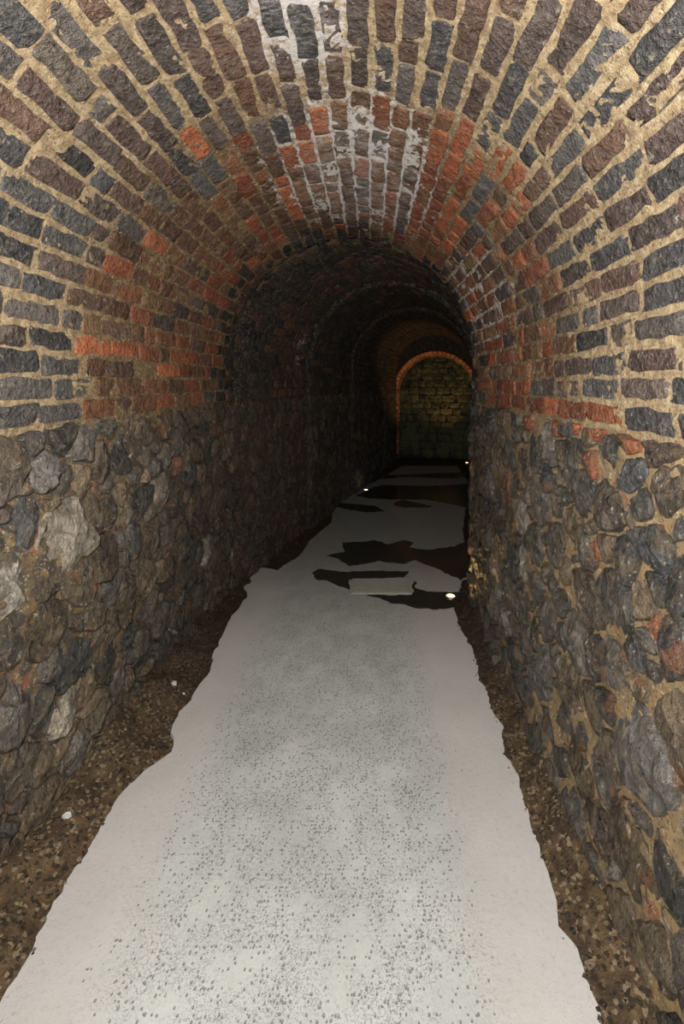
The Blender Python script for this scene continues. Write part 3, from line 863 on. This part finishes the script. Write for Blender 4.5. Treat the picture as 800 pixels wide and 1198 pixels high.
link(bpy.data.objects.new('plate', box_mesh('plate', [(-hx + fr + 0.003, -hy + fr + 0.003, -0.01, hx - fr - 0.003, hy - fr - 0.003, 0.006)], M_COVER)), e)
link(bpy.data.objects.new('frame', box_mesh('frame', [(-hx, -hy, -0.01, hx, -hy + fr, 0.005), (-hx, hy - fr, -0.01, hx, hy, 0.005), (-hx, -hy + fr, -0.01, -hx + fr, hy - fr, 0.005), (hx - fr, -hy + fr, -0.01, hx, hy - fr, 0.0055)], M_COVER, 0.001)), e)

# ------------------------------------------------------------------ recessed floor uplights
def lathe(name, prof, mat, seg=28):
    V = []; F = []; n = len(prof)
    for k in range(seg):
        a = 2 * math.pi * k / seg
        V += [(r * math.cos(a), r * math.sin(a), z) for r, z in prof]
    for k in range(seg):
        for i in range(n - 1):
            F.append((k * n + i, ((k + 1) % seg) * n + i, ((k + 1) % seg) * n + i + 1, k * n + i + 1))
    return mesh_from(name, V, F, mat)
def uplight(px, py, lab, colr, es, power, rad, cone=150, aim=(0, 0, 1)):
    x, y = floor_pt(px, py, 0.012)
    e = bpy.data.objects.new('floor_uplight', None); e.location = (x, y, 0.0); link(e, label=lab, cat='floor light', group='round floor uplights')
    mat = mat_plain('lamp_lens', (0.9, 0.85, 0.7, 1), 0.2, emit=colr, es=es)
    link(bpy.data.objects.new('rim', lathe('rim', [(rad * 0.72, 0.006), (rad * 0.76, 0.016), (rad * 0.95, 0.014), (rad, 0.002), (rad, -0.03)], M_RIM)), e)
    link(bpy.data.objects.new('lens', lathe('lens', [(0.0005, 0.015), (rad * 0.4, 0.0145), (rad * 0.68, 0.011), (rad * 0.74, 0.006)], mat)), e)
    link(bpy.data.objects.new('housing', lathe('housing', [(rad * 0.9, -0.005), (rad * 0.9, -0.09), (0.001, -0.09)], M_RIM)), e)
    ld = bpy.data.lights.new('uplight_lamp', 'SPOT'); ld.energy = power; ld.color = colr[:3]; ld.spot_size = math.radians(cone); ld.spot_blend = 0.6; ld.shadow_soft_size = 0.035
    lo = bpy.data.objects.new('uplight_lamp', ld); lo.parent = e; lo.location = (0, 0, 0.03); lo.rotation_euler = Vector(aim).to_track_quat('-Z', 'Y').to_euler(); COL.objects.link(lo)
    return e
uplight(527, 697, 'glowing round floor light beside the right wall corner, nearest the drain cover', (1.0, 0.62, 0.22, 1), 4, 9.0, 0.045)
uplight(428, 573, 'small white floor light at the foot of the dark left wall', (1.0, 0.86, 0.62, 1), 4, 0.4, 0.042)
uplight(546, 541.5, 'bright floor light at the right foot of the end recess', (1.0, 0.50, 0.16, 1), 12, 58.0, 0.045, 82, (-0.46, 0.10, 1))

# ------------------------------------------------------------------ grit and chips along the wall feet
gr = random.Random(31); bulk = Bulk()
octV = [(1, 0, 0), (0, 1, 0), (-1, 0, 0), (0, -1, 0), (0, 0, 1), (0, 0, -1)]
octF = [(0, 1, 4), (1, 2, 4), (2, 3, 4), (3, 0, 4), (1, 0, 5), (2, 1, 5), (3, 2, 5), (0, 3, 5)]
def ground_z(x, y):
    k = min(ny, max(0, int(round((y - S0) / (ys[1] - ys[0]))))); u = x - centre(y)
    q = min(nx, max(0, int(round((u + 1.35) / (us[1] - us[0]))))); return ZZ[k, q]
for k in range(3600):
    y = gr.uniform(0.7, 3.5) if k % 5 else gr.uniform(3.5, 8)
    side = gr.choice((-1, 1)); u = side * (gr.uniform(0.66, 0.97) + (0.03 if side < 0 else 0))
    x = centre(y) + u; z = float(ground_z(x, y))
    if z < -0.012: continue
    rd = gr.choice((0.003, 0.004, 0.005, 0.006, 0.009)) * gr.uniform(0.7, 1.3)
    Vv = [(a * rd * gr.uniform(.7, 1.3), b * rd * gr.uniform(.7, 1.3), c * rd * 0.7) for a, b, c in octV]
    c = gr.choice([srgb(92, 78, 60), srgb(120, 102, 78), srgb(70, 60, 50), srgb(150, 134, 108), srgb(84, 80, 76)])
    bulk.add(Vv, octF, Matrix.Translation((x, y, z + rd * 0.2)) @ Matrix.Rotation(gr.uniform(0, 6.28), 4, 'Z'), c)
bulk.build('grit', M_PEB, floor)
def chip(px, py, z, size, lab):
    x, y = floor_pt(px, py, z); r = random.Random(int(px)); z = float(ground_z(x, y))
    poly = [(size * r.uniform(.7, 1.2) * math.cos(a), size * r.uniform(.4, .8) * math.sin(a)) for a in np.linspace(0, 2 * math.pi, 8)[:-1]]
    _, V, F = stone_mesh(poly, r, size * 0.5)
    V = [(a, b, max(c, -0.008)) for a, b, c in V]
    o = bpy.data.objects.new('stone_chip', mesh_from('stone_chip', V, F, M_CHIP, True, None, 35)); o.location = (x, y, z + 0.004)
    link(o, label=lab, cat='stone chip', group='white stone chips on the grit')
chip(78, 957, 0.05, 0.015, 'small white stone chip on the near left grit')
chip(203, 797, 0.05, 0.019, 'white stone chip at the foot of the left wall, halfway to the bend')
chip(214, 804, 0.03, 0.011, 'tiny white flake beside the larger white chip, left wall foot')
chip(297, 668, 0.0, 0.035, 'pale block of stone at the left corner of the bend')
